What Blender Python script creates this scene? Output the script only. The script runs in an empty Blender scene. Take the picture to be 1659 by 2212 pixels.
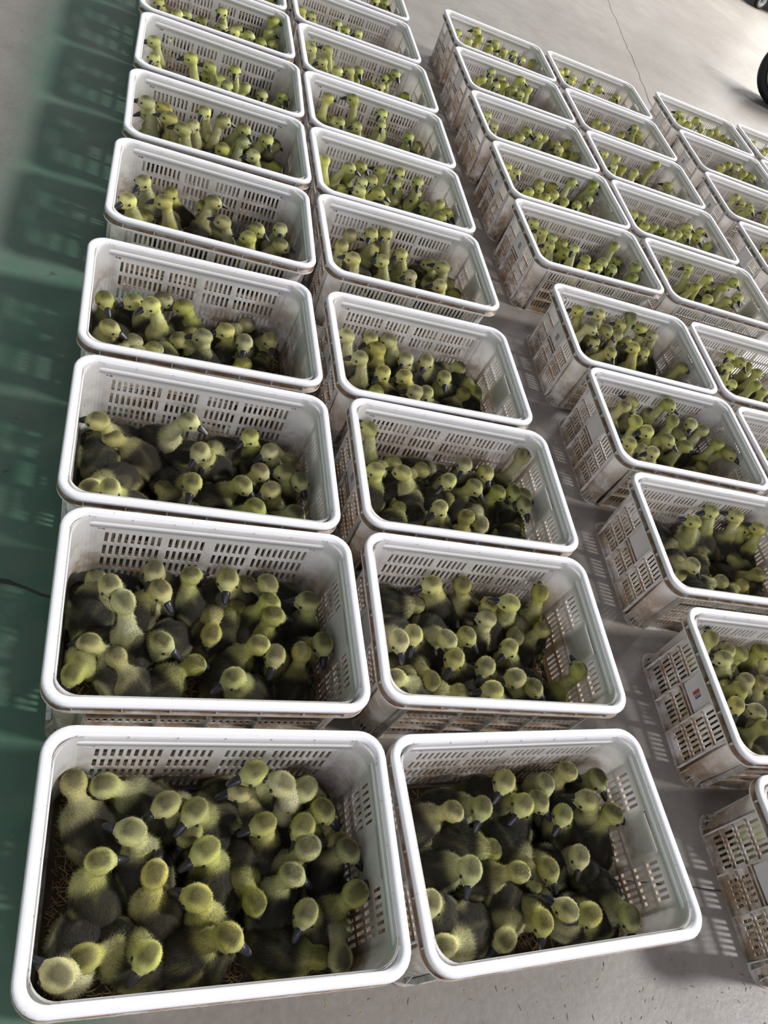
import bpy, bmesh, math, random
import numpy as np
from mathutils import Matrix, Vector
random.seed(7)
rng = np.random.default_rng(7)
S = bpy.context.scene
COL = S.collection

# ------------------------------------------------------------------ camera
FPX, PITCH, ROLL, YAW, CAM_Z = 1713.23, 0.76572331, 0.56573408, -0.572, 1.6217
W_PX, H_PX = 1659, 2212
def rot(axis, a):
    return np.array(Matrix.Rotation(a, 3, axis))
CR = rot('Z', YAW) @ rot('X', PITCH) @ rot('Z', ROLL)
cam_data = bpy.data.cameras.new('camera')
cam = bpy.data.objects.new('camera', cam_data); COL.objects.link(cam)
M4 = Matrix(CR.tolist()).to_4x4(); M4.translation = Vector((0, 0, CAM_Z))
cam.matrix_world = M4
cam_data.sensor_fit = 'VERTICAL'; cam_data.sensor_height = 24.0
cam_data.lens = 24.0 * FPX / H_PX
cam_data.clip_start = 0.05; cam_data.clip_end = 200
S.camera = cam
def ray_at(px, py, z):
    d = CR @ np.array([(px - W_PX/2)/FPX, -(py - H_PX/2)/FPX, -1.0])
    t = (z - CAM_Z)/d[2]
    return np.array([0, 0, CAM_Z]) + t*d
def project(p):
    q = (np.array(p) - np.array([0, 0, CAM_Z])) @ CR
    return W_PX/2 + FPX*q[0]/-q[2], H_PX/2 - FPX*q[1]/-q[2]

# ------------------------------------------------------------------ world, sun, exposure
S.view_settings.view_transform = 'Standard'
S.view_settings.look = 'None'
S.view_settings.exposure = 0.0
S.view_settings.gamma = 1.0
S.view_settings.use_curve_mapping = False
SUN_AZ, SUN_EL = math.radians(-12), math.radians(40)
sun_d = bpy.data.lights.new('sun', 'SUN'); sun_d.energy = 2.8; sun_d.angle = math.radians(7)
sun_d.color = (1.0, 0.98, 0.97)
sun = bpy.data.objects.new('sun', sun_d); COL.objects.link(sun)
sdir = Vector((math.cos(SUN_AZ)*math.cos(SUN_EL), math.sin(SUN_AZ)*math.cos(SUN_EL), math.sin(SUN_EL)))
sun.rotation_euler = (-sdir).to_track_quat('-Z', 'Y').to_euler(); sun.location = sdir*6
world = bpy.data.worlds.new('world'); S.world = world; world.use_nodes = True
def setup_world():
    nt = world.node_tree; n = nt.nodes; l = nt.links; n.clear()
    out = n.new('ShaderNodeOutputWorld'); bg = n.new('ShaderNodeBackground')
    tc = n.new('ShaderNodeTexCoord'); dot = n.new('ShaderNodeVectorMath'); dot.operation = 'DOT_PRODUCT'
    dd = Vector((0.62, 0.75, 0.22)).normalized()
    dot.inputs[1].default_value = dd
    l.new(tc.outputs['Generated'], dot.inputs[0])
    cr = n.new('ShaderNodeValToRGB'); l.new(dot.outputs['Value'], cr.inputs[0])
    e = cr.color_ramp.elements
    e[0].position = 0.0; e[0].color = (0.185, 0.175, 0.21, 1)
    e[1].position = 1.0; e[1].color = (1.0, 1.0, 1.0, 1)
    a = e.new(0.55); a.color = (0.285, 0.27, 0.315, 1)
    a = e.new(0.85); a.color = (0.74, 0.72, 0.76, 1)
    l.new(cr.outputs[0], bg.inputs[0]); bg.inputs[1].default_value = 0.64
    l.new(bg.outputs[0], out.inputs[0])
setup_world()

def area_fill(name, loc, aim, sx, sy, watts, col):
    d = bpy.data.lights.new(name, 'AREA'); d.shape = 'RECTANGLE'; d.size = sx; d.size_y = sy; d.energy = watts; d.color = col
    o = bpy.data.objects.new(name, d); COL.objects.link(o); o.location = loc
    o.rotation_euler = (Vector(aim)-Vector(loc)).to_track_quat('-Z', 'Y').to_euler(); return o
area_fill('fill_far_right', (9.5, 8.5, 4.6), (3.6, 6.2, 0), 4.0, 3.0, 1500, (1.0, 0.99, 0.97))  # added area fill to brighten the far right floor; no opening is seen
area_fill('fill_near_side', (0.3, -4.2, 3.0), (0.8, 2.0, 0), 4.5, 2.6, 140, (0.95, 0.93, 1.0))  # added fill from behind the camera, lifts the far inner crate walls

# ------------------------------------------------------------------ helpers
def link(o): COL.objects.link(o); return o
def mesh_obj(name, verts, faces, mats, parent=None, smooth=True, midx=None):
    me = bpy.data.meshes.new(name); me.from_pydata([tuple(v) for v in verts], [], [tuple(f) for f in faces])
    for m in (mats if isinstance(mats, (list, tuple)) else [mats]): me.materials.append(m)
    if midx is not None: me.polygons.foreach_set('material_index', midx)
    me.polygons.foreach_set('use_smooth', [smooth]*len(me.polygons))
    me.update()
    o = link(bpy.data.objects.new(name, me))
    if parent: o.parent = parent
    return o
def tag(o, label=None, cat=None, group=None, kind=None):
    if label: o['label'] = label
    if cat: o['category'] = cat
    if group: o['group'] = group
    if kind: o['kind'] = kind
    return o
class MB:
    def __init__(s): s.v = []; s.f = []
    def box(s, a, b):
        i = len(s.v)
        for z in (a[2], b[2]):
            for x, y in ((a[0], a[1]), (b[0], a[1]), (b[0], b[1]), (a[0], b[1])): s.v.append((x, y, z))
        s.f += [(i+3, i+2, i+1, i), (i+4, i+5, i+6, i+7)] + [(i+k, i+(k+1) % 4, i+4+(k+1) % 4, i+4+k) for k in range(4)]
    def hexa(s, p):   # 8 points bottom ring then top ring
        i = len(s.v); s.v += [tuple(q) for q in p]
        s.f += [(i+3, i+2, i+1, i), (i+4, i+5, i+6, i+7)] + [(i+k, i+(k+1) % 4, i+4+(k+1) % 4, i+4+k) for k in range(4)]
    def obj(s, name, mat, parent=None, smooth=False): return mesh_obj(name, s.v, s.f, mat, parent, smooth)

class NT:
    """small node graph writer"""
    def __init__(s, name):
        s.m = bpy.data.materials.new(name); s.m.use_nodes = True
        s.t = s.m.node_tree; s.n = s.t.nodes; s.b = s.n['Principled BSDF']; s.out = s.n['Material Output']
        s.tc = s.n.new('ShaderNodeTexCoord')
    def new(s, t, **k):
        n = s.n.new(t)
        for a, b in k.items(): setattr(n, a, b)
        return n
    def put(s, sock, v):
        if hasattr(v, 'is_linked') or isinstance(v, bpy.types.NodeSocket): s.t.links.new(v, sock)
        else: sock.default_value = v
    def noise(s, vec, scale, detail=4, rough=0.55, dist=0.0):
        n = s.new('ShaderNodeTexNoise'); s.put(n.inputs['Vector'], vec)
        n.inputs['Scale'].default_value = scale; n.inputs['Detail'].default_value = detail
        n.inputs['Roughness'].default_value = rough; n.inputs['Distortion'].default_value = dist
        return n.outputs[0]
    def ramp(s, v, a, b, lo=0.0, hi=1.0):
        n = s.new('ShaderNodeMapRange'); n.clamp = True
        for i, x in zip(range(5), (v, a, b, lo, hi)): s.put(n.inputs[i], x)
        return n.outputs[0]
    def math(s, op, a, b=0.0):
        n = s.new('ShaderNodeMath', operation=op); s.put(n.inputs[0], a); s.put(n.inputs[1], b); return n.outputs[0]
    def mix(s, f, a, b, mode='MIX'):
        n = s.new('ShaderNodeMix', data_type='RGBA', blend_type=mode)
        s.put(n.inputs[0], f); s.put(n.inputs[6], a); s.put(n.inputs[7], b); return n.outputs[2]
    def vadd(s, a, b):
        n = s.new('ShaderNodeVectorMath', operation='ADD'); s.put(n.inputs[0], a); s.put(n.inputs[1], b); return n.outputs[0]
    def sep(s, v):
        n = s.new('ShaderNodeSeparateXYZ'); s.put(n.inputs[0], v); return n.outputs
    def bump(s, h, strength=0.2, dist=0.01):
        n = s.new('ShaderNodeBump'); s.put(n.inputs['Height'], h); n.inputs['Strength'].default_value = strength
        n.inputs['Distance'].default_value = dist; s.put(s.b.inputs['Normal'], n.outputs[0])
def C4(r, g, b): return (r, g, b, 1.0)

# ------------------------------------------------------------------ materials
def mat_floor():
    g = NT('floor_concrete'); P = g.tc.outputs['Object']
    big = g.noise(P, 1.1, 5, 0.6); mid = g.noise(P, 6, 6, 0.65); fine = g.noise(P, 60, 4, 0.6)
    base = g.mix(g.ramp(big, 0.3, 0.7), C4(0.19, 0.168, 0.148), C4(0.29, 0.268, 0.242))
    base = g.mix(g.ramp(mid, 0.42, 0.72, 0, 0.7), base, C4(0.165, 0.145, 0.125))
    base = g.mix(g.ramp(fine, 0.35, 0.7, 0, 0.35), base, C4(0.31, 0.295, 0.275))
    # worn green paint by the first column; left fade paints in the sunlit grey
    x, y, z = g.sep(P)
    edge = g.math('ADD', x, g.math('MULTIPLY', g.math('SUBTRACT', mid, 0.5), 0.10))
    paint = g.ramp(edge, 0.12, 0.22, 1, 0)
    shadow_edge = g.math('ADD', x, g.math('MULTIPLY', g.math('SUBTRACT', big, 0.5), 0.22))
    paint = g.math('MULTIPLY', paint, g.ramp(shadow_edge, -0.36, -0.22, 0.06, 1))  # fade follows the crates' shadow edge; sunlit grey put into the colour
    wear = g.ramp(g.noise(P, 4.5, 7, 0.7), 0.38, 0.72, 1, 0.66)
    green = g.mix(g.ramp(mid, 0.3, 0.7), C4(0.062, 0.150, 0.098), C4(0.095, 0.195, 0.135))
    base = g.mix(g.math('MULTIPLY', paint, wear), base, green)
    # scuffs and dark spots
    sp = g.new('ShaderNodeTexVoronoi'); g.put(sp.inputs['Vector'], g.vadd(P, g.noise(P, 9, 2))); sp.inputs['Scale'].default_value = 4.6
    dots = g.ramp(sp.outputs['Distance'], 0.045, 0.075, 0.65, 0)
    base = g.mix(dots, base, C4(0.06, 0.065, 0.05))
    mp = g.new('ShaderNodeMapping'); g.put(mp.inputs[0], P); mp.inputs['Rotation'].default_value = (0, 0, 0.5); mp.inputs['Scale'].default_value = (2.5, 22, 1)
    scr = g.ramp(g.noise(mp.outputs[0], 1.3, 3, 0.5, 0.5), 0.68, 0.74, 0, 0.35)
    base = g.mix(scr, base, C4(0.15, 0.14, 0.125))
    g.put(g.b.inputs['Base Color'], base)
    g.put(g.b.inputs['Roughness'], g.ramp(mid, 0.3, 0.7, 0.30, 0.45))
    g.bump(fine, 0.12, 0.004)
    return g.m
def mat_plastic():
    g = NT('white_crate_plastic'); P = g.tc.outputs['Object']
    oi = g.new('ShaderNodeObjectInfo')
    cmb = g.new('ShaderNodeCombineXYZ'); g.put(cmb.inputs[0], g.math('MULTIPLY', oi.outputs['Random'], 37.0)); g.put(cmb.inputs[1], g.math('MULTIPLY', oi.outputs['Random'], 11.0))
    Q = g.vadd(P, cmb.outputs[0])
    x, y, z = g.sep(P)
    n1 = g.noise(Q, 9, 5, 0.65); n2 = g.noise(Q, 42, 4, 0.7); n3 = g.noise(Q, 130, 3, 0.6)
    col = g.mix(g.ramp(n1, 0.3, 0.7), C4(0.86, 0.85, 0.845), C4(0.82, 0.805, 0.775))
    # grime: heavier low down, on the slotted middle of the walls, in the ledge under the rim
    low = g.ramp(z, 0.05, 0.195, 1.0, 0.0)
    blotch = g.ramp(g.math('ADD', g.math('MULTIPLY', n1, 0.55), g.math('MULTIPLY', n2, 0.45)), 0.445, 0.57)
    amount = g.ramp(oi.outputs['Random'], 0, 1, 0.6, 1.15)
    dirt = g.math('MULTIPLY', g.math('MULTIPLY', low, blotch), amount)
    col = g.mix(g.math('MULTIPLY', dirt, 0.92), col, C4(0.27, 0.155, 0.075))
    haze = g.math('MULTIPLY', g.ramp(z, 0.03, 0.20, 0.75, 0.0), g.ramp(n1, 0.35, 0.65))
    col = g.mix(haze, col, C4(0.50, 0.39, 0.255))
    speck = g.ramp(n3, 0.69, 0.76, 0, 0.55)
    col = g.mix(speck, col, C4(0.36, 0.26, 0.17))
    g.put(g.b.inputs['Base Color'], col); g.b.inputs['Roughness'].default_value = 0.34
    tr = g.new('ShaderNodeBsdfTranslucent'); g.put(tr.inputs[0], col)
    mx = g.new('ShaderNodeMixShader'); mx.inputs[0].default_value = 0.36
    g.t.links.new(g.b.outputs[0], mx.inputs[1]); g.t.links.new(tr.outputs[0], mx.inputs[2]); g.t.links.new(mx.outputs[0], g.out.inputs[0])
    return g.m
def mat_rim():
    g = NT('white_rim_plastic'); P = g.tc.outputs['Object']
    oi = g.new('ShaderNodeObjectInfo')
    cmb = g.new('ShaderNodeCombineXYZ'); g.put(cmb.inputs[0], g.math('MULTIPLY', oi.outputs['Random'], 53.0))
    Q = g.vadd(P, cmb.outputs[0])
    n1 = g.noise(Q, 14, 4, 0.6); n3 = g.noise(Q, 85, 4, 0.7)
    col = g.mix(g.ramp(n1, 0.3, 0.7), C4(0.86, 0.86, 0.89), C4(0.82, 0.82, 0.835))
    col = g.mix(g.ramp(n3, 0.66, 0.74, 0, 0.6), col, C4(0.42, 0.31, 0.2))
    g.put(g.b.inputs['Base Color'], col); g.b.inputs['Roughness'].default_value = 0.28
    return g.m
def mat_dirty_ledge():
    g = NT('grimy_ledge_plastic'); P = g.tc.outputs['Object']
    n1 = g.noise(P, 22, 5, 0.65)
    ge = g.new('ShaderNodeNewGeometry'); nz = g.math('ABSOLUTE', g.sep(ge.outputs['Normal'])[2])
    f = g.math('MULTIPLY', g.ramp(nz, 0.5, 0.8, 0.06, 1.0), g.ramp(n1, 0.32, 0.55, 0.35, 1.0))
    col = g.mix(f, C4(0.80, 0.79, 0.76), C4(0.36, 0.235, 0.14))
    g.put(g.b.inputs['Base Color'], col); g.b.inputs['Roughness'].default_value = 0.7
    return g.m
def mat_down():
    g = NT('gosling_down'); at = g.new('ShaderNodeVertexColor', layer_name='Col')
    oi = g.new('ShaderNodeObjectInfo')
    hs = g.new('ShaderNodeHueSaturation')
    g.put(hs.inputs['Color'], at.outputs[0])
    g.put(hs.inputs['Hue'], g.ramp(oi.outputs['Random'], 0, 1, 0.485, 0.512))
    g.put(hs.inputs['Saturation'], g.ramp(g.math('FRACT', g.math('MULTIPLY', oi.outputs['Random'], 7.3)), 0, 1, 0.78, 1.12))
    g.put(hs.inputs['Value'], g.ramp(g.math('FRACT', g.math('MULTIPLY', oi.outputs['Random'], 13.7)), 0, 1, 0.78, 1.12))
    g.put(g.b.inputs['Base Color'], hs.outputs[0]); g.b.inputs['Roughness'].default_value = 0.95
    g.b.inputs['Specular IOR Level'].default_value = 0.1
    g.b.inputs['Sheen Weight'].default_value = 0.03; g.b.inputs['Sheen Roughness'].default_value = 0.5
    return g.m
def mat_simple(name, col, rough=0.5, var=0.0, scale=40, metal=0.0):
    g = NT(name); P = g.tc.outputs['Object']; n = g.noise(P, scale, 3)
    c2 = tuple(max(0, c*(1-var)) for c in col)
    g.put(g.b.inputs['Base Color'], g.mix(n, C4(*col), C4(*c2))); g.b.inputs['Roughness'].default_value = rough
    g.b.inputs['Metallic'].default_value = metal
    return g.m
def mat_straw():
    g = NT('straw'); at = g.new('ShaderNodeVertexColor', layer_name='Col')
    g.put(g.b.inputs['Base Color'], at.outputs[0]); g.b.inputs['Roughness'].default_value = 0.8
    return g.m
def mat_bill():
    g = NT('bill_horn'); x, y, z = g.sep(g.tc.outputs['Generated'])
    g.put(g.b.inputs['Base Color'], g.mix(g.ramp(x, 0.80, 0.97), C4(0.016, 0.017, 0.024), C4(0.16, 0.13, 0.14)))
    g.b.inputs['Roughness'].default_value = 0.38
    return g.m
def mat_green_bounce():
    g = NT('green_bounce'); P = g.tc.outputs['Object']
    w = g.new('ShaderNodeTexWave', wave_type='BANDS', bands_direction='Y'); g.put(w.inputs[0], P); w.inputs['Scale'].default_value = 4.0
    g.put(g.b.inputs['Base Color'], g.mix(w.outputs[1], C4(0.08, 0.30, 0.18), C4(0.06, 0.24, 0.15)))
    g.b.inputs['Roughness'].default_value = 0.6
    return g.m
def mat_ribs():
    g = NT('rib_plastic'); P = g.tc.outputs['Object']; ge = g.new('ShaderNodeNewGeometry')
    nz = g.sep(ge.outputs['Normal'])[2]; z = g.sep(P)[2]; n1 = g.noise(P, 30, 5, 0.65)
    oi = g.new('ShaderNodeObjectInfo')
    top = g.math('MULTIPLY', g.ramp(g.math('ABSOLUTE', nz), 0.4, 0.8), g.ramp(n1, 0.30, 0.55, 0.45, 1.0))
    low = g.math('MULTIPLY', g.ramp(z, 0.02, 0.17, 0.7, 0.1), g.ramp(n1, 0.42, 0.6))
    f = g.math('MAXIMUM', top, low)
    g.put(g.b.inputs['Base Color'], g.mix(f, C4(0.72, 0.72, 0.70), C4(0.26, 0.17, 0.095))); g.b.inputs['Roughness'].default_value = 0.6
    return g.m
RIBS = mat_ribs()
FLOOR, PLASTIC, RIM, LEDGE, DOWN, STRAW, BILL = mat_floor(), mat_plastic(), mat_rim(), mat_dirty_ledge(), mat_down(), mat_straw(), mat_bill()
EYE = mat_simple('eye_black', (0.008, 0.007, 0.006), 0.12)
PLATE = mat_simple('label_plate_plastic', (0.80, 0.80, 0.80), 0.35, 0.06)
STICK_W = mat_simple('sticker_paper', (0.62, 0.62, 0.64), 0.5, 0.1)
STICK_D = mat_simple('sticker_ink', (0.10, 0.11, 0.14), 0.5, 0.1)
STICK_R = mat_simple('sticker_red', (0.50, 0.10, 0.08), 0.5, 0.1)
RUBBER = mat_simple('black_rubber', (0.022, 0.024, 0.022), 0.6, 0.3)
HUBW = mat_simple('painted_hub', (0.72, 0.72, 0.70), 0.4, 0.1)
STEEL = mat_simple('grey_steel', (0.35, 0.35, 0.36), 0.4, 0.1, metal=0.7)
CRACK = mat_simple('joint_filler', (0.06, 0.055, 0.045), 0.9, 0.3)

# ------------------------------------------------------------------ setting
fl = mesh_obj('floor', [(-3.0, -3, 0), (16, -3, 0), (16, 22, 0), (-3.0, 22, 0)], [(0, 1, 2, 3)], FLOOR, smooth=False)
tag(fl, 'grey concrete floor with worn green paint at the left, coloured grey past the shadow edge', 'floor', kind='structure')
wl = MB(); wl.box((-2.44, -3, 0), (-2.40, 14, 1.3))  # added unseen reflector giving mild green fill on the left
wl = wl.obj('green_bounce_panel', mat_green_bounce()); tag(wl, 'added unseen green panel beyond the left edge, bouncing green fill', 'fill reflector', kind='structure')
def strip(name, pts, w, label):
    v = []; f = []
    for i, p in enumerate(pts):
        a = Vector(pts[max(0, i-1)]); b = Vector(pts[min(len(pts)-1, i+1)]); t = (b-a).normalized(); n = Vector((-t.y, t.x))
        ww = w*(0.6+0.8*random.random())
        v += [(p[0]+n.x*ww, p[1]+n.y*ww, 0.0008), (p[0]-n.x*ww, p[1]-n.y*ww, 0.0008)]
        if i: k = 2*i; f.append((k-2, k-1, k+1, k))
    o = mesh_obj(name, v, f, CRACK, smooth=False); tag(o, label, 'floor joint', kind='structure'); return o
def wob(a, b, n=24, amp=0.012):
    return [(a[0]+(b[0]-a[0])*i/n+random.uniform(-amp, amp), a[1]+(b[1]-a[1])*i/n+random.uniform(-amp, amp)) for i in range(n+1)]
strip('trim_1', wob((1.30, 0.315), (1.60, 0.275), 12, 0.002), 0.002, 'dark joint line crossing the floor between the crate columns')
strip('trim_2', wob((3.85, 7.6), (3.05, 3.2), 40, 0.012), 0.003, 'thin crack running through the bright floor at the top right')
strip('trim_3', wob((-0.16, 1.0), (0.02, 0.95), 10, 0.003), 0.004, 'short dark joint line in the green floor beside the second crate')

# ------------------------------------------------------------------ crate
CL, CW, CH = 0.62, 0.43, 0.24
def rrect(hx, hy, r, nseg=7):
    """rounded rectangle outline starting on the near long side, counter clockwise; returns list of (x,y,nx,ny)"""
    out = []
    for cx, cy, a0 in ((hx-r, -hy+r, -90), (hx-r, hy-r, 0), (-hx+r, hy-r, 90), (-hx+r, -hy+r, 180)):
        for k in range(nseg+1):
            a = math.radians(a0+90*k/nseg); out.append((cx+r*math.cos(a), cy+r*math.sin(a), math.cos(a), math.sin(a)))
    return out
def sweep(mb, prof, hx, hy, r, closed=True):
    """prof: list of (inset, z) ring profile swept round the rounded rectangle"""
    base = rrect(hx, hy, r); n = len(base); m = len(prof); i0 = len(mb.v)
    for (x, y, nx, ny) in base:
        for d, z in prof: mb.v.append((x-nx*d, y-ny*d, z))
    for i in range(n):
        j = (i+1) % n
        for k in range(m if closed else m-1):
            q = (k+1) % m
            mb.f.append((i0+i*m+k, i0+j*m+k, i0+j*m+q, i0+i*m+q))
INS_T, INS_B = 0.019, 0.030     # wall inset from the rim's outer edge at top / bottom
def wall_pt(side, u, z, out=0.0):
    """point on a wall's outer face; side 0 near,1 right,2 far,3 left; u along the side to the right seen from outside"""
    ins = INS_B+(INS_T-INS_B)*z/CH - out
    hx, hy = CL/2-ins, CW/2-ins
    if side == 0: return (u, -hy, z)
    if side == 1: return (hx, u, z)
    if side == 2: return (-u, hy, z)
    return (-hx, -u, z)
ROWS = [(0.024, 0.058), (0.068, 0.102), (0.112, 0.146), (0.156, 0.190)]
def groups(side):
    """slot intervals (u0,u1,rows)"""
    p, w = 0.0136, 0.0072
    res = []
    if side in (0, 2):
        for c, n in ((-0.162, 9), (-0.050, 6), (0.050, 6), (0.162, 9)):
            for k in range(n):
                u = c+(k-(n-1)/2)*p; res.append((u-w/2, u+w/2, (0, 1, 2, 3)))
    else:
        for c, n, rows in ((-0.094, 6, (0, 1, 2, 3)), (0.0, 5, (0, 1)), (0.094, 6, (0, 1, 2, 3))):
            for k in range(n):
                u = c+(k-(n-1)/2)*p; res.append((u-w/2, u+w/2, rows))
    return res
HANDLE = (-0.048, 0.048, 0.197, 0.211)
def build_crate():
    mb = MB(); T = 0.0028
    # side walls with real slots
    zb = sorted({0.004, CH-0.004, HANDLE[2], HANDLE[3], 0.1965, 0.2025} | {z for r in ROWS for z in r})
    for side in range(4):
        half = (CL if side in (0, 2) else CW)/2-0.065
        sl = groups(side)
        holes = [(a, b, ROWS[r][0], ROWS[r][1]) for a, b, rows in sl for r in rows]
        if side in (1, 3): holes.append(HANDLE)
        else: holes += [(-0.236, -0.222, 0.1965, 0.2025), (0.222, 0.236, 0.1965, 0.2025)]
        ub = sorted({-half, half} | {h[0] for h in holes} | {h[1] for h in holes})
        def solid(i, k):
            if i < 0 or k < 0 or i >= len(ub)-1 or k >= len(zb)-1: return None
            u, z = (ub[i]+ub[i+1])/2, (zb[k]+zb[k+1])/2
            return not any(h[0] < u < h[1] and h[2] < z < h[3] for h in holes)
        idx = {}
        def V(i, k, s):
            if (i, k, s) not in idx:
                idx[(i, k, s)] = len(mb.v); mb.v.append(wall_pt(side, ub[i], zb[k], -T*s))
            return idx[(i, k, s)]
        for i in range(len(ub)-1):
            for k in range(len(zb)-1):
                if not solid(i, k): continue
                mb.f.append((V(i, k, 0), V(i+1, k, 0), V(i+1, k+1, 0), V(i, k+1, 0)))
                mb.f.append((V(i, k+1, 1), V(i+1, k+1, 1), V(i+1, k, 1), V(i, k, 1)))
                for di, dk, e in ((-1, 0, ((i, k), (i, k+1))), (1, 0, ((i+1, k+1), (i+1, k))), (0, -1, ((i+1, k), (i, k))), (0, 1, ((i, k+1), (i+1, k+1)))):
                    if solid(i+di, k+dk) is False:
                        a, b = e; mb.f.append((V(*a, 0), V(*b, 0), V(*b, 1), V(*a, 1)))
    # rounded corners, smooth and unslotted
    for ci in range(4):
        sx, sy = ((1, -1), (1, 1), (-1, 1), (-1, -1))[ci]; a0 = (-90, 0, 90, 180)[ci]
        rows = []
        for z in (0.004, CH*0.5, CH-0.004):
            ins = INS_B+(INS_T-INS_B)*z/CH; hx, hy = CL/2-ins, CW/2-ins; r = 0.048
            for s in (0, 1):
                ring = []
                n = 9
                ex = (sx*(CL/2-0.065), sy*hy) if ci in (0, 2) else (sx*hx, sy*(CW/2-0.065))
                en = (sx*hx, sy*(CW/2-0.065)) if ci in (0, 2) else (sx*(CL/2-0.065), sy*hy)
                pts = []
                for k in range(n):
                    a = math.radians(a0+90*k/(n-1)); pts.append((sx*(hx-r)+r*math.cos(a), sy*(hy-r)+r*math.sin(a), math.cos(a), math.sin(a)))
                def nrm(a): return (math.cos(math.radians(a)), math.sin(math.radians(a)))
                n0, n1 = nrm(a0), nrm(a0+90)
                pts = [(ex[0], ex[1], *n0)] + pts + [(en[0], en[1], *n1)]
                for (x, y, nx, ny) in pts: ring.append((x-nx*T*s, y-ny*T*s, z))
                rows.append(ring)
        i0 = len(mb.v); m = len(rows[0])
        for ring in rows: mb.v += ring
        for lv in range(2):
            for k in range(m-1):
                o = i0+lv*2*m
                mb.f.append((o+k, o+k+1, o+2*m+k+1, o+2*m+k))
                mb.f.append((o+m+k+1, o+m+k, o+3*m+k, o+3*m+k+1))
    # base plate, drained with a lattice look
    mb.box((-CL/2+INS_B+0.003, -CW/2+INS_B+0.018, 0.003), (CL/2-INS_B-0.003, CW/2-INS_B-0.018, 0.008))
    mb.box((-CL/2+INS_B+0.018, -CW/2+INS_B+0.003, 0.0035), (CL/2-INS_B-0.018, CW/2-INS_B-0.003, 0.0075))
    sweep(mb, [(INS_B-0.011, 0.0), (INS_B-0.011, 0.003), (INS_B+0.006, 0.003), (INS_B+0.006, 0.0)], CL/2, CW/2, 0.058)
    body = mb
    # outer ribs
    rb = MB()
    def rib_h(side, u0, u1, z, t=0.0022, out=0.008):
        a, b = wall_pt(side, u0, z), wall_pt(side, u1, z); c, d = wall_pt(side, u1, z, out), wall_pt(side, u0, z, out)
        lo = [(p[0], p[1], z-t/2) for p in (a, b, c, d)]; hi = [(p[0], p[1], z+t/2) for p in (a, b, c, d)]
        rb.hexa(lo+hi)
    def rib_v(side, u, z0, z1, t=0.0024, out=0.010):
        P = []
        for z, o2 in ((z0, out+0.001), (z1, out-0.001)):
            P += [wall_pt(side, u-t/2, z), wall_pt(side, u-t/2, z, o2), wall_pt(side, u+t/2, z, o2), wall_pt(side, u+t/2, z)]
        rb.hexa(P)
    for side in range(4):
        if side in (0, 2):
            gs = ((-0.226, -0.100), (-0.094, -0.006), (0.006, 0.094), (0.100, 0.226)); vs = (-0.230, -0.097, 0.0, 0.097, 0.230)
        else:
            gs = ((-0.139, -0.049), (-0.043, 0.043), (0.049, 0.139)); vs = (-0.142, -0.046, 0.046, 0.142)
        for gi, (a, b) in enumerate(gs):
            for z in (0.063, 0.107, 0.151):
                if side in (1, 3) and gi == 1 and z > 0.12: continue
                rib_h(side, a, b, z)
        if side in (1, 3): rib_h(side, -0.045, 0.045, 0.121)
        for u in vs: rib_v(side, u, 0.003, CH-0.030)
    # corner ribs
    for sx in (1, -1):
        for sy in (1, -1):
            r = 0.048; ins = INS_B
            for a in (20, 45, 70):
                ca, sa = math.cos(math.radians(a))*sx, math.sin(math.radians(a))*sy
                cx, cy = sx*(CL/2-ins-r), sy*(CW/2-ins-r)
                tx, ty = -sa*0.001, ca*0.001
                def q(d, z, s): return (cx+ca*d+s*tx, cy+sa*d+s*ty, z)
                rb.hexa([q(r-0.001, 0.003, -1), q(r+0.011, 0.003, -1), q(r+0.011, 0.003, 1), q(r-0.001, 0.003, 1),
                         q(r-0.001, 0.035, -1), q(r+0.001, 0.035, -1), q(r+0.001, 0.035, 1), q(r-0.001, 0.035, 1)])
    rim = MB()
    sweep(rim, [(0.0, CH-0.0115), (0.0, CH-0.004), (0.0012, CH-0.0012), (0.004, CH), (0.0135, CH), (0.0170, CH-0.0015), (0.0192, CH-0.0045),
                (0.0205, CH-0.016), (0.0240, CH-0.019), (0.0250, CH-0.032), (0.0225, CH-0.032), (0.0185, CH-0.017), (0.0165, CH-0.0045), (0.0030, CH-0.0040), (0.0022, CH-0.0115)],
          CL/2, CW/2, 0.052)
    led = MB()
    sweep(led, [(-0.0005, CH-0.0310), (-0.0005, CH-0.0265), (0.0012, CH-0.0265), (0.0016, CH-0.0288), (0.0205, CH-0.0288), (0.0205, CH-0.0310)], CL/2, CW/2, 0.052)
    for side in range(4):
        half = (CL if side in (0, 2) else CW)/2-0.055
        n = 7 if side in (0, 2) else 5
        for k in range(n):
            u = -half+2*half*k/(n-1); z0, z1 = CH-0.029, CH-0.004
            P = []
            for z in (z0, z1):
                def w(uu, ins):
                    hx, hy = CL/2-ins, CW/2-ins
                    return ((uu, -hy, z), (hx, uu, z), (-uu, hy, z), (-hx, -uu, z))[side]
                P += [w(u-0.001, 0.020), w(u-0.001, 0.0025), w(u+0.001, 0.0025), w(u+0.001, 0.020)]
            rb.hexa(P)
    root = body.obj('plastic_crate', PLASTIC)
    for p in root.data.polygons: p.use_smooth = False
    rb.obj('stiffening_ribs', RIBS, root)
    r = rim.obj('rim', RIM, root, True)
    led.obj('ledge', LEDGE, root, False)
    for side in (1, 3):
        pm = MB(); P = []
        for z in (0.125, 0.193):
            P += [wall_pt(side, -0.040, z), wall_pt(side, -0.040, z, 0.0045), wall_pt(side, 0.040, z, 0.0045), wall_pt(side, 0.040, z)]
        pm.hexa(P); pm.obj('label_plate', PLATE, root)
    return root
proto_crate = build_crate()
def copy_tree(o, parent=None):
    c = o.copy(); COL.objects.link(c); c.parent = parent
    for ch in o.children: copy_tree(ch, c)
    return c
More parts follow.
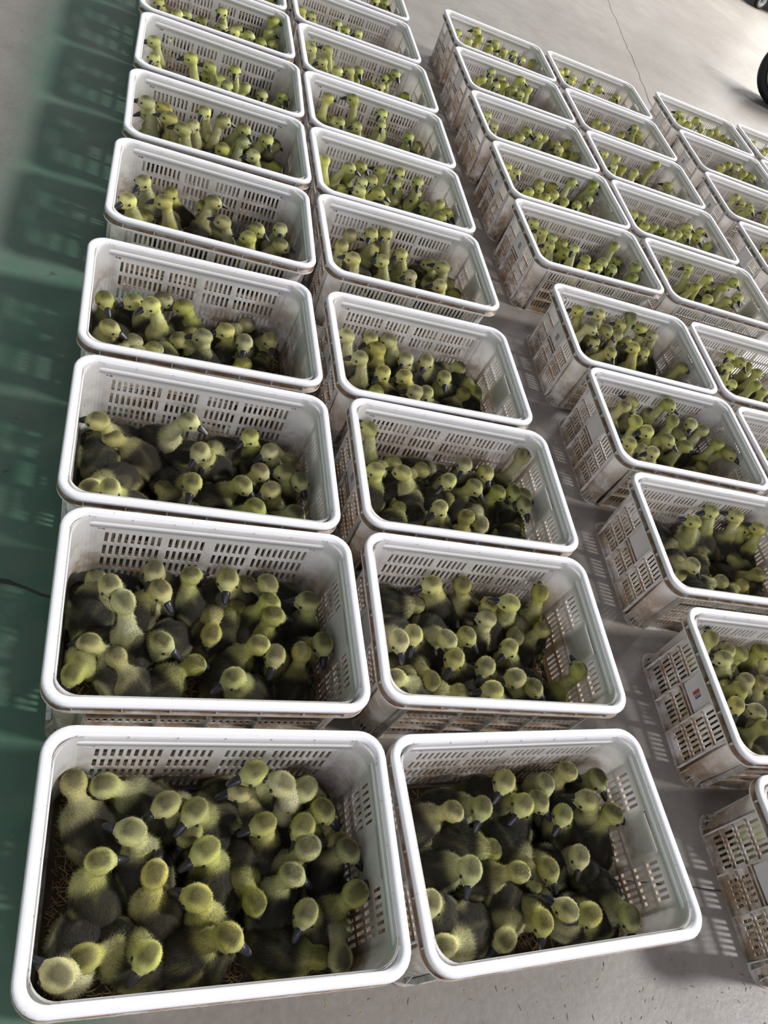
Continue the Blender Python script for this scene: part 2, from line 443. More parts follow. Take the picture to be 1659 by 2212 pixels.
ROWN = ['nearest', 'second', 'third', 'fourth', 'fifth', 'sixth', 'seventh', 'eighth', 'ninth', 'tenth']
COLN = {'A': 'leftmost column', 'B': 'second column', 'C': 'third column', 'D': 'fourth column', 'E': 'fifth column', 'F': 'rightmost column'}
CRATES = {  # name: x, y, yaw in degrees
 'A0': (0.327, 0.352, -0.1), 'A1': (0.313, 0.817, 0.4), 'A2': (0.297, 1.262, -0.2), 'A3': (0.293, 1.722, 0.8), 'A4': (0.323, 2.242, -1.0),
 'A5': (0.344, 2.706, 0.1), 'A6': (0.357, 3.160, -1.2), 'A7': (0.349, 3.620, 0.5), 'A8': (0.343, 4.075, 0.0),
 'B0': (0.966, 0.358, 2.4), 'B1': (0.965, 0.838, -0.8), 'B2': (0.979, 1.285, -0.5), 'B3': (0.959, 1.730, 0.5), 'B4': (0.975, 2.253, 0.5),
 'B5': (0.985, 2.697, 0.3), 'B6': (0.995, 3.138, 0.0), 'B7': (1.001, 3.582, 0.2), 'B8': (0.996, 4.034, 0.6), 'B9': (1.013, 4.500, 0.0),
 'C0': (1.876, 0.262, 0.0), 'C1': (1.874, 0.712, -1.5), 'C2': (1.876, 1.185, -1.4), 'C3': (1.876, 1.645, -1.3), 'C4': (1.867, 2.091, -1.3),
 'C5': (1.853, 2.645, 1.5), 'C6': (1.856, 3.092, 1.2), 'C7': (1.850, 3.542, 1.2), 'C8': (1.862, 4.000, 0.5), 'C9': (1.889, 4.456, -0.8),
 'D1': (2.521, 1.618, 0.0), 'D2': (2.513, 2.080, -1.5), 'D3': (2.510, 2.643, -1.2), 'D4': (2.500, 3.098, -0.6), 'D5': (2.510, 3.550, -1.0),
 'D6': (2.526, 4.000, -0.3), 'D7': (2.545, 4.450, -0.8),
 'E4': (3.308, 3.115, -1.5), 'E5': (3.303, 3.575, -1.5), 'E6': (3.330, 4.035, -0.8), 'E7': (3.350, 4.490, -1.5),
 'F6': (3.985, 4.065, 0.0), 'F7': (4.030, 4.515, 0.0)}
def crate_phrase(n):
    col = n[0]; order = sorted([k for k in CRATES if k[0] == col], key=lambda k: CRATES[k][1])
    i = order.index(n)
    return f"{ROWN[i]} crate of the {COLN[col]}"
# things that stand on the label plates of some crates
def sticker(parent, side, x, z, w, h, kind):
    """paper sticker on the outer face of the label plate"""
    s = MB()
    def pt(u, zz, o): return wall_pt(side, u, zz, 0.0045+o)
    def quad(mb, u0, u1, z0, z1, o0, o1):
        mb.hexa([pt(u0, z0, o0), pt(u0, z0, o1), pt(u1, z0, o1), pt(u1, z0, o0), pt(u0, z1, o0), pt(u0, z1, o1), pt(u1, z1, o1), pt(u1, z1, o0)])
    quad(s, x-w/2, x+w/2, z-h/2, z+h/2, 0, 0.0004); st = s.obj('sticker', STICK_W, parent)
    ink = MB()
    if kind == 'red':
        quad(ink, x-w/2, x-w*0.08, z-h/2, z+h/2, 0.0004, 0.0006); i2 = ink.obj('red_print', STICK_R, st)
        ink = MB()
        for k in range(4): quad(ink, x, x+w*0.42, z-h*0.4+k*h*0.22, z-h*0.4+k*h*0.22+h*0.10, 0.0004, 0.0006)
        quad(ink, x+w*0.30, x+w*0.45, z-h*0.4, z+h*0.4, 0.0004, 0.0006)
        ink.obj('dark_print', STICK_D, st)
    else:
        for k in range(5): quad(ink, x-w*0.4, x+w*0.4, z-h*0.42+k*h*0.19, z-h*0.42+k*h*0.19+h*0.08, 0.0004, 0.0006)
        quad(ink, x-w*0.45, x-w*0.3, z-h*0.4, z+h*0.4, 0.0004, 0.0006)
        ink.obj('dark_print', STICK_D, st)
crate_obj = {}
first = True
for n, (x, y, a) in CRATES.items():
    o = proto_crate if first else copy_tree(proto_crate); first = False
    o.location = (x, y, 0); o.rotation_euler = (0, 0, math.radians(a))
    tag(o, f"white slatted plastic crate holding goslings, {crate_phrase(n)}", 'crate', 'white slatted crates of goslings')
    crate_obj[n] = o
for n, kind in (('C1', 'red'), ('C4', 'grey'), ('B2', 'grey'), ('B3', 'dark'), ('C6', 'grey'), ('C5', 'grey'), ('E5', 'grey'), ('E6', 'grey')):
    sticker(crate_obj[n], 3, 0.004, 0.158, 0.022, 0.026, kind)

# ------------------------------------------------------------------ straw bedding in every crate
def straw_mesh(seed):
    r = np.random.default_rng(seed)
    hx, hy = CL/2-0.038, CW/2-0.038
    nx, ny = 28, 20; V = []; F = []; colr = []
    for j in range(ny+1):
        for i in range(nx+1):
            x = -hx+2*hx*i/nx; y = -hy+2*hy*j/ny
            V.append((x, y, 0.012+0.004*math.sin(x*31+seed)*math.cos(y*27)+0.002*r.random())); colr.append((0.055, 0.037, 0.02))
    for j in range(ny):
        for i in range(nx):
            k = j*(nx+1)+i; F.append((k, k+1, k+nx+2, k+nx+1))
    for s in range(2600):
        x, y = r.uniform(-hx+0.012, hx-0.012), r.uniform(-hy+0.012, hy-0.012); a = r.uniform(0, math.pi); L = r.uniform(0.008, 0.030)
        w = r.uniform(0.0006, 0.0014); z = 0.014+r.uniform(0, 0.008); tilt = r.normal(0, 0.12)
        dx, dy, dz = math.cos(a)*L/2, math.sin(a)*L/2, tilt*L/2
        x0 = [min(max(x+s_*dx, -hx), hx) for s_ in (-1, 1)]; y0 = [min(max(y+s_*dy, -hy), hy) for s_ in (-1, 1)]
        px, py = -math.sin(a)*w, math.cos(a)*w; k = len(V)
        V += [(x0[0]-px, y0[0]-py, z-dz), (x0[1]-px, y0[1]-py, z+dz), (x0[1]+px, y0[1]+py, z+dz), (x0[0]+px, y0[0]+py, z-dz), ((x0[0]+x0[1])/2, (y0[0]+y0[1])/2, z+w)]
        F += [(k, k+1, k+4), (k+1, k+2, k+4), (k+2, k+3, k+4), (k+3, k, k+4)]
        t = r.random(); b = r.uniform(0.6, 1.2)
        c = (b*(0.16+0.20*t), b*(0.10+0.14*t), b*(0.045+0.06*t)); colr += [c]*5
    me = bpy.data.meshes.new('straw_bedding'); me.from_pydata(V, [], F); me.materials.append(STRAW)
    ca = me.color_attributes.new('Col', 'FLOAT_COLOR', 'POINT')
    ca.data.foreach_set('color', np.concatenate([np.array(colr), np.ones((len(colr), 1))], 1).ravel().astype(np.float32))
    return me
SM = [straw_mesh(3), straw_mesh(8)]
for i, (n, (x, y, a)) in enumerate(CRATES.items()):
    o = link(bpy.data.objects.new('straw_bedding', SM[i % 2])); o.location = (x, y, 0); o.rotation_euler = (0, 0, math.radians(a + (180 if i % 3 == 0 else 0)))
    tag(o, f"brown chopped straw bedding inside the {crate_phrase(n)}", 'straw', 'straw bedding in the crates', 'stuff')

# ------------------------------------------------------------------ goslings
def ico(bm, c, r, R=None, sub=3):
    m = Matrix.Translation(c) @ (R.to_4x4() if R else Matrix.Identity(4)) @ Matrix.Diagonal((r[0], r[1], r[2], 1))
    bmesh.ops.create_icosphere(bm, subdivisions=sub, radius=1.0, matrix=m)
# pose: body pitch (deg), head centre x,z, head y, head yaw, head pitch(down +)
POSES = {
 'u':  dict(bp=34, hx=0.066, hy=0.0, hz=0.186, yaw=0, hp=0),
 'u1': dict(bp=32, hx=0.058, hy=0.014, hz=0.180, yaw=60, hp=8),
 'u2': dict(bp=32, hx=0.058, hy=-0.014, hz=0.180, yaw=-60, hp=8),
 'v':  dict(bp=38, hx=0.062, hy=0.0, hz=0.213, yaw=0, hp=0),
 'v1': dict(bp=36, hx=0.056, hy=0.012, hz=0.208, yaw=55, hp=8),
 'v2': dict(bp=36, hx=0.056, hy=-0.012, hz=0.208, yaw=-55, hp=8),
 'n':  dict(bp=22, hx=0.064, hy=0.0, hz=0.146, yaw=0, hp=14),
 'n1': dict(bp=24, hx=0.058, hy=0.020, hz=0.143, yaw=55, hp=18),
 'n2': dict(bp=24, hx=0.058, hy=-0.020, hz=0.143, yaw=-55, hp=18),
 'n3': dict(bp=20, hx=0.050, hy=0.018, hz=0.138, yaw=110, hp=12),
 'n4': dict(bp=20, hx=0.050, hy=-0.018, hz=0.138, yaw=-110, hp=12),
 'l':  dict(bp=10, hx=0.092, hy=0.0, hz=0.100, yaw=0, hp=28),
 'l1': dict(bp=12, hx=0.084, hy=0.020, hz=0.104, yaw=35, hp=30),
 'l2': dict(bp=12, hx=0.084, hy=-0.020, hz=0.104, yaw=-35, hp=30),
 't':  dict(bp=6, hx=0.074, hy=0.004, hz=0.080, yaw=10, hp=30),
}
FAR = {'u': ['u', 'u1', 'u2', 'v', 'v1', 'v2'], 'n': ['n', 'n1', 'n2', 'n3', 'n4', 'u', 'u1', 'u2'], 'l': ['l', 'l1', 'l2'], 't': ['t']}
FAM = {'u': ['u', 'u1', 'u2'], 'n': ['n', 'n1', 'n2', 'n3', 'n4'], 'l': ['l', 'l1', 'l2'], 't': ['t']}
BZ = 0.060
def head_mat(p):
    return Matrix.Rotation(math.radians(p['yaw']), 3, 'Z') @ Matrix.Rotation(math.radians(p['hp']), 3, 'Y')
def remesh(bm, voxel, smooth_it):
    me = bpy.data.meshes.new('tmp'); bm.to_mesh(me); bm.free()
    o = link(bpy.data.objects.new('tmp', me))
    m = o.modifiers.new('r', 'REMESH'); m.mode = 'VOXEL'; m.voxel_size = voxel
    s = o.modifiers.new('s', 'SMOOTH'); s.factor = 0.5; s.iterations = smooth_it
    dg = bpy.context.evaluated_depsgraph_get(); dg.update()
    out = bpy.data.meshes.new_from_object(o.evaluated_get(dg))
    bpy.data.objects.remove(o); bpy.data.meshes.remove(me)
    return out
def body_mesh(key, voxel, smooth_it):
    p = POSES[key]; bm = bmesh.new()
    Rb = Matrix.Rotation(-math.radians(p['bp']), 3, 'Y')
    c0 = Vector((0, 0, BZ))
    lie = 0.004 if key in ('t', 'l', 'l1', 'l2') else 0
    ico(bm, c0, (0.062, 0.044+lie, 0.043), Rb)
    ico(bm, c0+Rb @ Vector((0.032, 0, 0.004)), (0.038, 0.037+lie, 0.038), Rb)
    ico(bm, c0+Rb @ Vector((-0.040, 0, 0.000)), (0.032, 0.033+lie, 0.031), Rb)
    ico(bm, c0+Rb @ Vector((-0.068, 0, 0.008)), (0.018, 0.012, 0.008), Rb)          # tail tuft
    for s in (1, -1):                                                             # stubby wings
        ico(bm, c0+Rb @ Vector((-0.010, s*(0.041+lie), 0.010)), (0.034, 0.008, 0.016), Rb @ Matrix.Rotation(s*0.12, 3, 'Z'))
        ico(bm, Vector((0.0, s*0.024, 0.022)), (0.020, 0.015, 0.015))                # folded thighs
    hc = Vector((p['hx'], p['hy'], p['hz'])); nb = c0+Rb @ Vector((0.040, 0, 0.020))
    back = hc + head_mat(p) @ Vector((-0.008, 0, -0.006))
    mid = (nb+back)/2 + Vector((-0.004, 0, 0.0))
    for k in range(9):
        t = k/8; q = nb*(1-t)**2 + 2*mid*t*(1-t) + back*t*t; r = 0.027*(1-t)+0.0150*t-0.003*math.sin(math.pi*t)
        ico(bm, q, (r, r, r), sub=2)
    H = head_mat(p)
    ico(bm, hc, (0.0270, 0.0236, 0.0226), H)
    ico(bm, hc+H @ Vector((0.010, 0, -0.006)), (0.019, 0.0185, 0.0155), H)          # cheeks and face
    ico(bm, hc+H @ Vector((0.0225, 0, -0.003)), (0.0150, 0.0112, 0.0108), H, 2)
    return remesh(bm, voxel, smooth_it), hc, H, c0, Rb
YEL = np.array([0.50, 0.49, 0.165]); PALE = np.array([0.66, 0.65, 0.37]); DARK = np.array([0.040, 0.037, 0.027]); OLIVE = np.array([0.135, 0.125, 0.058]); LIME = np.array([0.36, 0.42, 0.10])
def sst(x, a, b):
    t = np.clip((x-a)/(b-a), 0, 1); return t*t*(3-2*t)
def paint(co, hc, H, c0, Rb, seed, tone=1.0):
    r = np.random.default_rng(seed)
    hl = (co-np.array(hc)) @ np.array(H)            # head local
    bl = (co-np.array(c0)) @ np.array(Rb)           # body local
    dh = np.sqrt((hl[:, 0]/0.031)**2+(hl[:, 1]/0.026)**2+(hl[:, 2]/0.026)**2)
    db = np.sqrt((bl[:, 0]/0.072)**2+(bl[:, 1]/0.052)**2+(bl[:, 2]/0.050)**2)
    headw = 1-sst(dh, 0.95, 1.35)
    bodyw = 1-sst(db, 0.85, 1.25)
    noise = 0.5*np.sin(co[:, 0]*190+seed)*np.cos(co[:, 1]*170+seed*2)+0.5*np.sin(co[:, 2]*210+co[:, 1]*90)
    # body: dark grey back and sides, yellow breast and belly, pale wing bar
    dk = sst(bl[:, 2]+0.25*(0.045-bl[:, 0])+0.006*noise, -0.020, 0.004)*(1-sst(bl[:, 0], 0.030, 0.052)*0.75)
    body = PALE*0.45+YEL*0.55
    body = body[None]*(1-dk[:, None])+DARK[None]*dk[:, None]
    mot = 0.5+0.5*np.sin(co[:, 0]*75+1.7*seed+3*np.sin(co[:, 1]*60))*np.cos(co[:, 1]*68+seed+2*np.sin(co[:, 2]*80))
    mf = (sst(mot, 0.55, 0.95)*(0.22+0.35*sst(np.abs(bl[:, 1]), 0.020, 0.045)))[:, None]
    body = body*(1-mf)+(OLIVE*1.5)[None]*mf
    wing = np.exp(-((bl[:, 0]+0.016)/0.022)**2-((np.abs(bl[:, 1])-0.047)/0.008)**2-((bl[:, 2]-0.000)/0.010)**2)
    body = body*(1-0.55*wing[:, None])+PALE[None]*0.55*wing[:, None]
    # neck: yellow with an olive back
    neck = YEL[None]*(0.72+0.15*noise[:, None])+0*co
    nk = sst(-hl[:, 0], 0.010, 0.026)*sst(0.03-np.abs(hl[:, 1]), 0.008, 0.02)*0.55
    neck = neck*(1-nk[:, None])+OLIVE[None]*nk[:, None]
    front = sst(bl[:, 0], 0.045, 0.070)[:, None]; neck = neck*(1-0.5*front)+PALE*0.5*front
    col = neck*(1-bodyw[:, None])+body*bodyw[:, None]
    # head: yellow-lime face, olive grey crown, dark stripe to the eye
    cz = hl[:, 2]-0.30*np.maximum(hl[:, 0]-0.004, 0)+0.35*np.maximum(-hl[:, 0]-0.012, 0)+0.0022*noise
    crown = sst(cz, 0.0060, 0.0200)*sst(0.0205-np.abs(hl[:, 1]), 0.0, 0.012)*sst(0.019-hl[:, 0], -0.003, 0.016)
    face = sst(hl[:, 0], -0.005, 0.014)
    head = YEL[None]*(1-0.35*face[:, None])+(PALE*0.6+LIME*0.4)[None]*0.35*face[:, None]
    stripe = np.exp(-((hl[:, 2]-0.003)/0.0032)**2)*sst(hl[:, 0], 0.007, 0.014)*sst(np.abs(hl[:, 1]), 0.006, 0.011)
    head = head*(1-0.55*stripe[:, None])+OLIVE[None]*0.55*stripe[:, None]
    head = head*(1-0.9*crown[:, None])+(OLIVE*0.72)[None]*0.9*crown[:, None]
    col = col*(1-headw[:, None])+head*headw[:, None]
    return np.clip(col*tone, 0.01, 1)
def set_cols(me, col):
    ca = me.color_attributes.new('Col', 'FLOAT_COLOR', 'POINT')
    ca.data.foreach_set('color', np.concatenate([col, np.ones((len(col), 1))], 1).ravel().astype(np.float32))
def get_mesh(me):
    n = len(me.vertices); co = np.empty(n*3, np.float32); me.vertices.foreach_get('co', co)
    no = np.empty(n*3, np.float32); me.vertices.foreach_get('normal', no)
    return co.reshape(-1, 3).astype(float), no.reshape(-1, 3).astype(float)
def bill_geo(hc, H):
    """short deep bill, lofted; returns verts, faces"""
    secs = [(0.024, 0.0094, 0.0088, -0.0010), (0.0310, 0.0092, 0.0082, -0.0012), (0.038, 0.0080, 0.0062, -0.0028), (0.0445, 0.0068, 0.0042, -0.0048), (0.0500, 0.0052, 0.0028, -0.0062), (0.0528, 0.0024, 0.0012, -0.0070)]
    V = []; F = []; n = 10
    for (x, w, h, z) in secs:
        for k in range(n):
            a = 2*math.pi*k/n; V.append(tuple(Vector(hc)+H @ Vector((x, w*math.cos(a), z+h*math.sin(a)))))
    for s in range(len(secs)-1):
        for k in range(n):
            q = (k+1) % n; F.append((s*n+k, s*n+q, (s+1)*n+q, (s+1)*n+k))
    F.append(tuple(range(n))[::-1]); F.append(tuple((len(secs)-1)*n+k for k in range(n)))
    return V, F
def eye_geo(hc, H, s, n=8, m=6, r=0.0036):
    c = Vector((0.0140, s*0.0192, 0.0040)); V = []; F = []
    for j in range(m+1):
        for k in range(n):
            th = math.pi*j/m; ph = 2*math.pi*k/n
            V.append(tuple(Vector(hc)+H @ (c+Vector((r*math.sin(th)*math.cos(ph), 1.0*r*math.cos(th), r*math.sin(th)*math.sin(ph))))))
    for j in range(m):
        for k in range(n):
            q = (k+1) % n; F.append((j*n+k, j*n+q, (j+1)*n+q, (j+1)*n+k))
    return V, F
def make_gosling(key, seed):
    me0, hc, H, c0, Rb = body_mesh(key, 0.0036, 7)
    co, no = get_mesh(me0); tris = []
    me0.calc_loop_triangles(); t = np.empty(len(me0.loop_triangles)*3, np.int32); me0.loop_triangles.foreach_get('vertices', t); t = t.reshape(-1, 3)
    col = paint(co, hc, H, c0, Rb, seed)
    # strands of down rooted in the skin
    r = np.random.default_rng(seed+5); N = 15000
    A = np.linalg.norm(np.cross(co[t[:, 1]]-co[t[:, 0]], co[t[:, 2]]-co[t[:, 0]]), axis=1)
    hd = np.linalg.norm(co[t].mean(1)-np.array(hc), axis=1) < 0.036
    Wt = A*np.where(hd, 2.0, 1.0); Wt /= Wt.sum()
    pick = r.choice(len(t), N, p=Wt); u = r.random((N, 2)); fl_ = u.sum(1) > 1; u[fl_] = 1-u[fl_]
    b = np.stack([1-u.sum(1), u[:, 0], u[:, 1]], 1)[:, :, None]
    P = (co[t[pick]]*b).sum(1); Nn = (no[t[pick]]*b).sum(1); Nn /= np.linalg.norm(Nn, axis=1)[:, None]+1e-9; Cc = (col[t[pick]]*b).sum(1)
    hl = (P-np.array(hc)) @ np.array(H); onh = np.linalg.norm(hl, axis=1) < 0.034
    hb = np.array(H) @ np.array([-1, 0, -0.25]); bb = np.array(Rb) @ np.array([-1, 0, -0.35])
    flow = np.where(onh[:, None], hb, bb)
    flow = flow-(flow*Nn).sum(1)[:, None]*Nn
    D = Nn*np.where(onh, 0.45, 0.55)[:, None]+flow*0.75+r.normal(0, 0.30, (N, 3)); D /= np.linalg.norm(D, axis=1)[:, None]
    Ls = np.where(onh, r.uniform(0.0025, 0.0052, N), r.uniform(0.004, 0.0095, N))
    face = onh & (hl[:, 0] > 0.012); Ls[face] *= 0.5
    side = np.cross(D, Nn); side /= np.linalg.norm(side, axis=1)[:, None]+1e-9
    w = r.uniform(0.00028, 0.0005, N)[:, None]
    root = P-Nn*0.0006
    fv = np.stack([root-side*w, root+side*w, root+D*Ls[:, None]], 1).reshape(-1, 3)
    tip = np.tile([0.8, 0.8, 1.5], N)[:, None]; fc = np.clip(np.repeat(Cc*r.uniform(0.7, 1.35, (N, 1)), 3, 0)*tip, 0, 1)
    fn = np.repeat(Nn, 3, 0)*0.85+np.repeat(D, 3, 0)*0.3; fn /= np.linalg.norm(fn, axis=1)[:, None]
    n0 = len(co); V = np.concatenate([co, fv]); F = [tuple(f.vertices) for f in me0.polygons]+[(n0+3*i, n0+3*i+1, n0+3*i+2) for i in range(N)]
    bpy.data.meshes.remove(me0)
    root_o = mesh_obj('gosling', V, F, DOWN)
    set_cols(root_o.data, np.concatenate([col*0.9, fc]))
    root_o.data.normals_split_custom_set_from_vertices(np.concatenate([no, fn]).tolist())
    mesh_obj('bill', *bill_geo(hc, H), BILL, root_o)
    for s in (1, -1): mesh_obj('eye', *eye_geo(hc, H, s), EYE, root_o)
    return root_o
def low_gosling(key, seed):
    me0, hc, H, c0, Rb = body_mesh(key, 0.0062, 5)
    co, no = get_mesh(me0); col = paint(co, hc, H, c0, Rb, seed)
    F = [tuple(f.vertices) for f in me0.polygons]; bpy.data.meshes.remove(me0)
    V = co.tolist(); C = col.tolist(); mi = [0]*len(F)
    bv, bf = bill_geo(hc, H); k = len(V); V += bv; F += [tuple(i+k for i in f) for f in bf]; mi += [1]*len(bf); C += [(0.02, 0.02, 0.025)]*len(bv)
    for s in (1, -1):
        ev, ef = eye_geo(hc, H, s, 6, 4, 0.0034); k = len(V); V += ev; F += [tuple(i+k for i in f) for f in ef]; mi += [2]*len(ef); C += [(0.01, 0.01, 0.01)]*len(ev)
    return np.array(V, float), F, mi, np.array(C, float)

Z = {'Z1': (0, 1540, 900/1659), 'Z2': (800, 1540, 859/1659), 'Z3': (60, 1080, 800/1659), 'Z4': (700, 1120, 700/1659), 'Z5': (1200, 1000, 459/1410), 'Z6': (60, 500, 700/1659), 'Z7': (660, 600, 600/1659), 'Z8': (1100, 580, 559/1659),
 'Z3b': (220, 250, 500/1659), 'Z2b': (220, 0, 500/1659), 'Z4b': (620, 0, 400/1659), 'Z5b': (640, 240, 460/1659), 'Z6b': (900, 0, 500/1659), 'Z7b': (1040, 300, 619/1659), 'Z8b': (1259, 0, 400/1659), 'R3': (1460, 1640, 0.2584)}
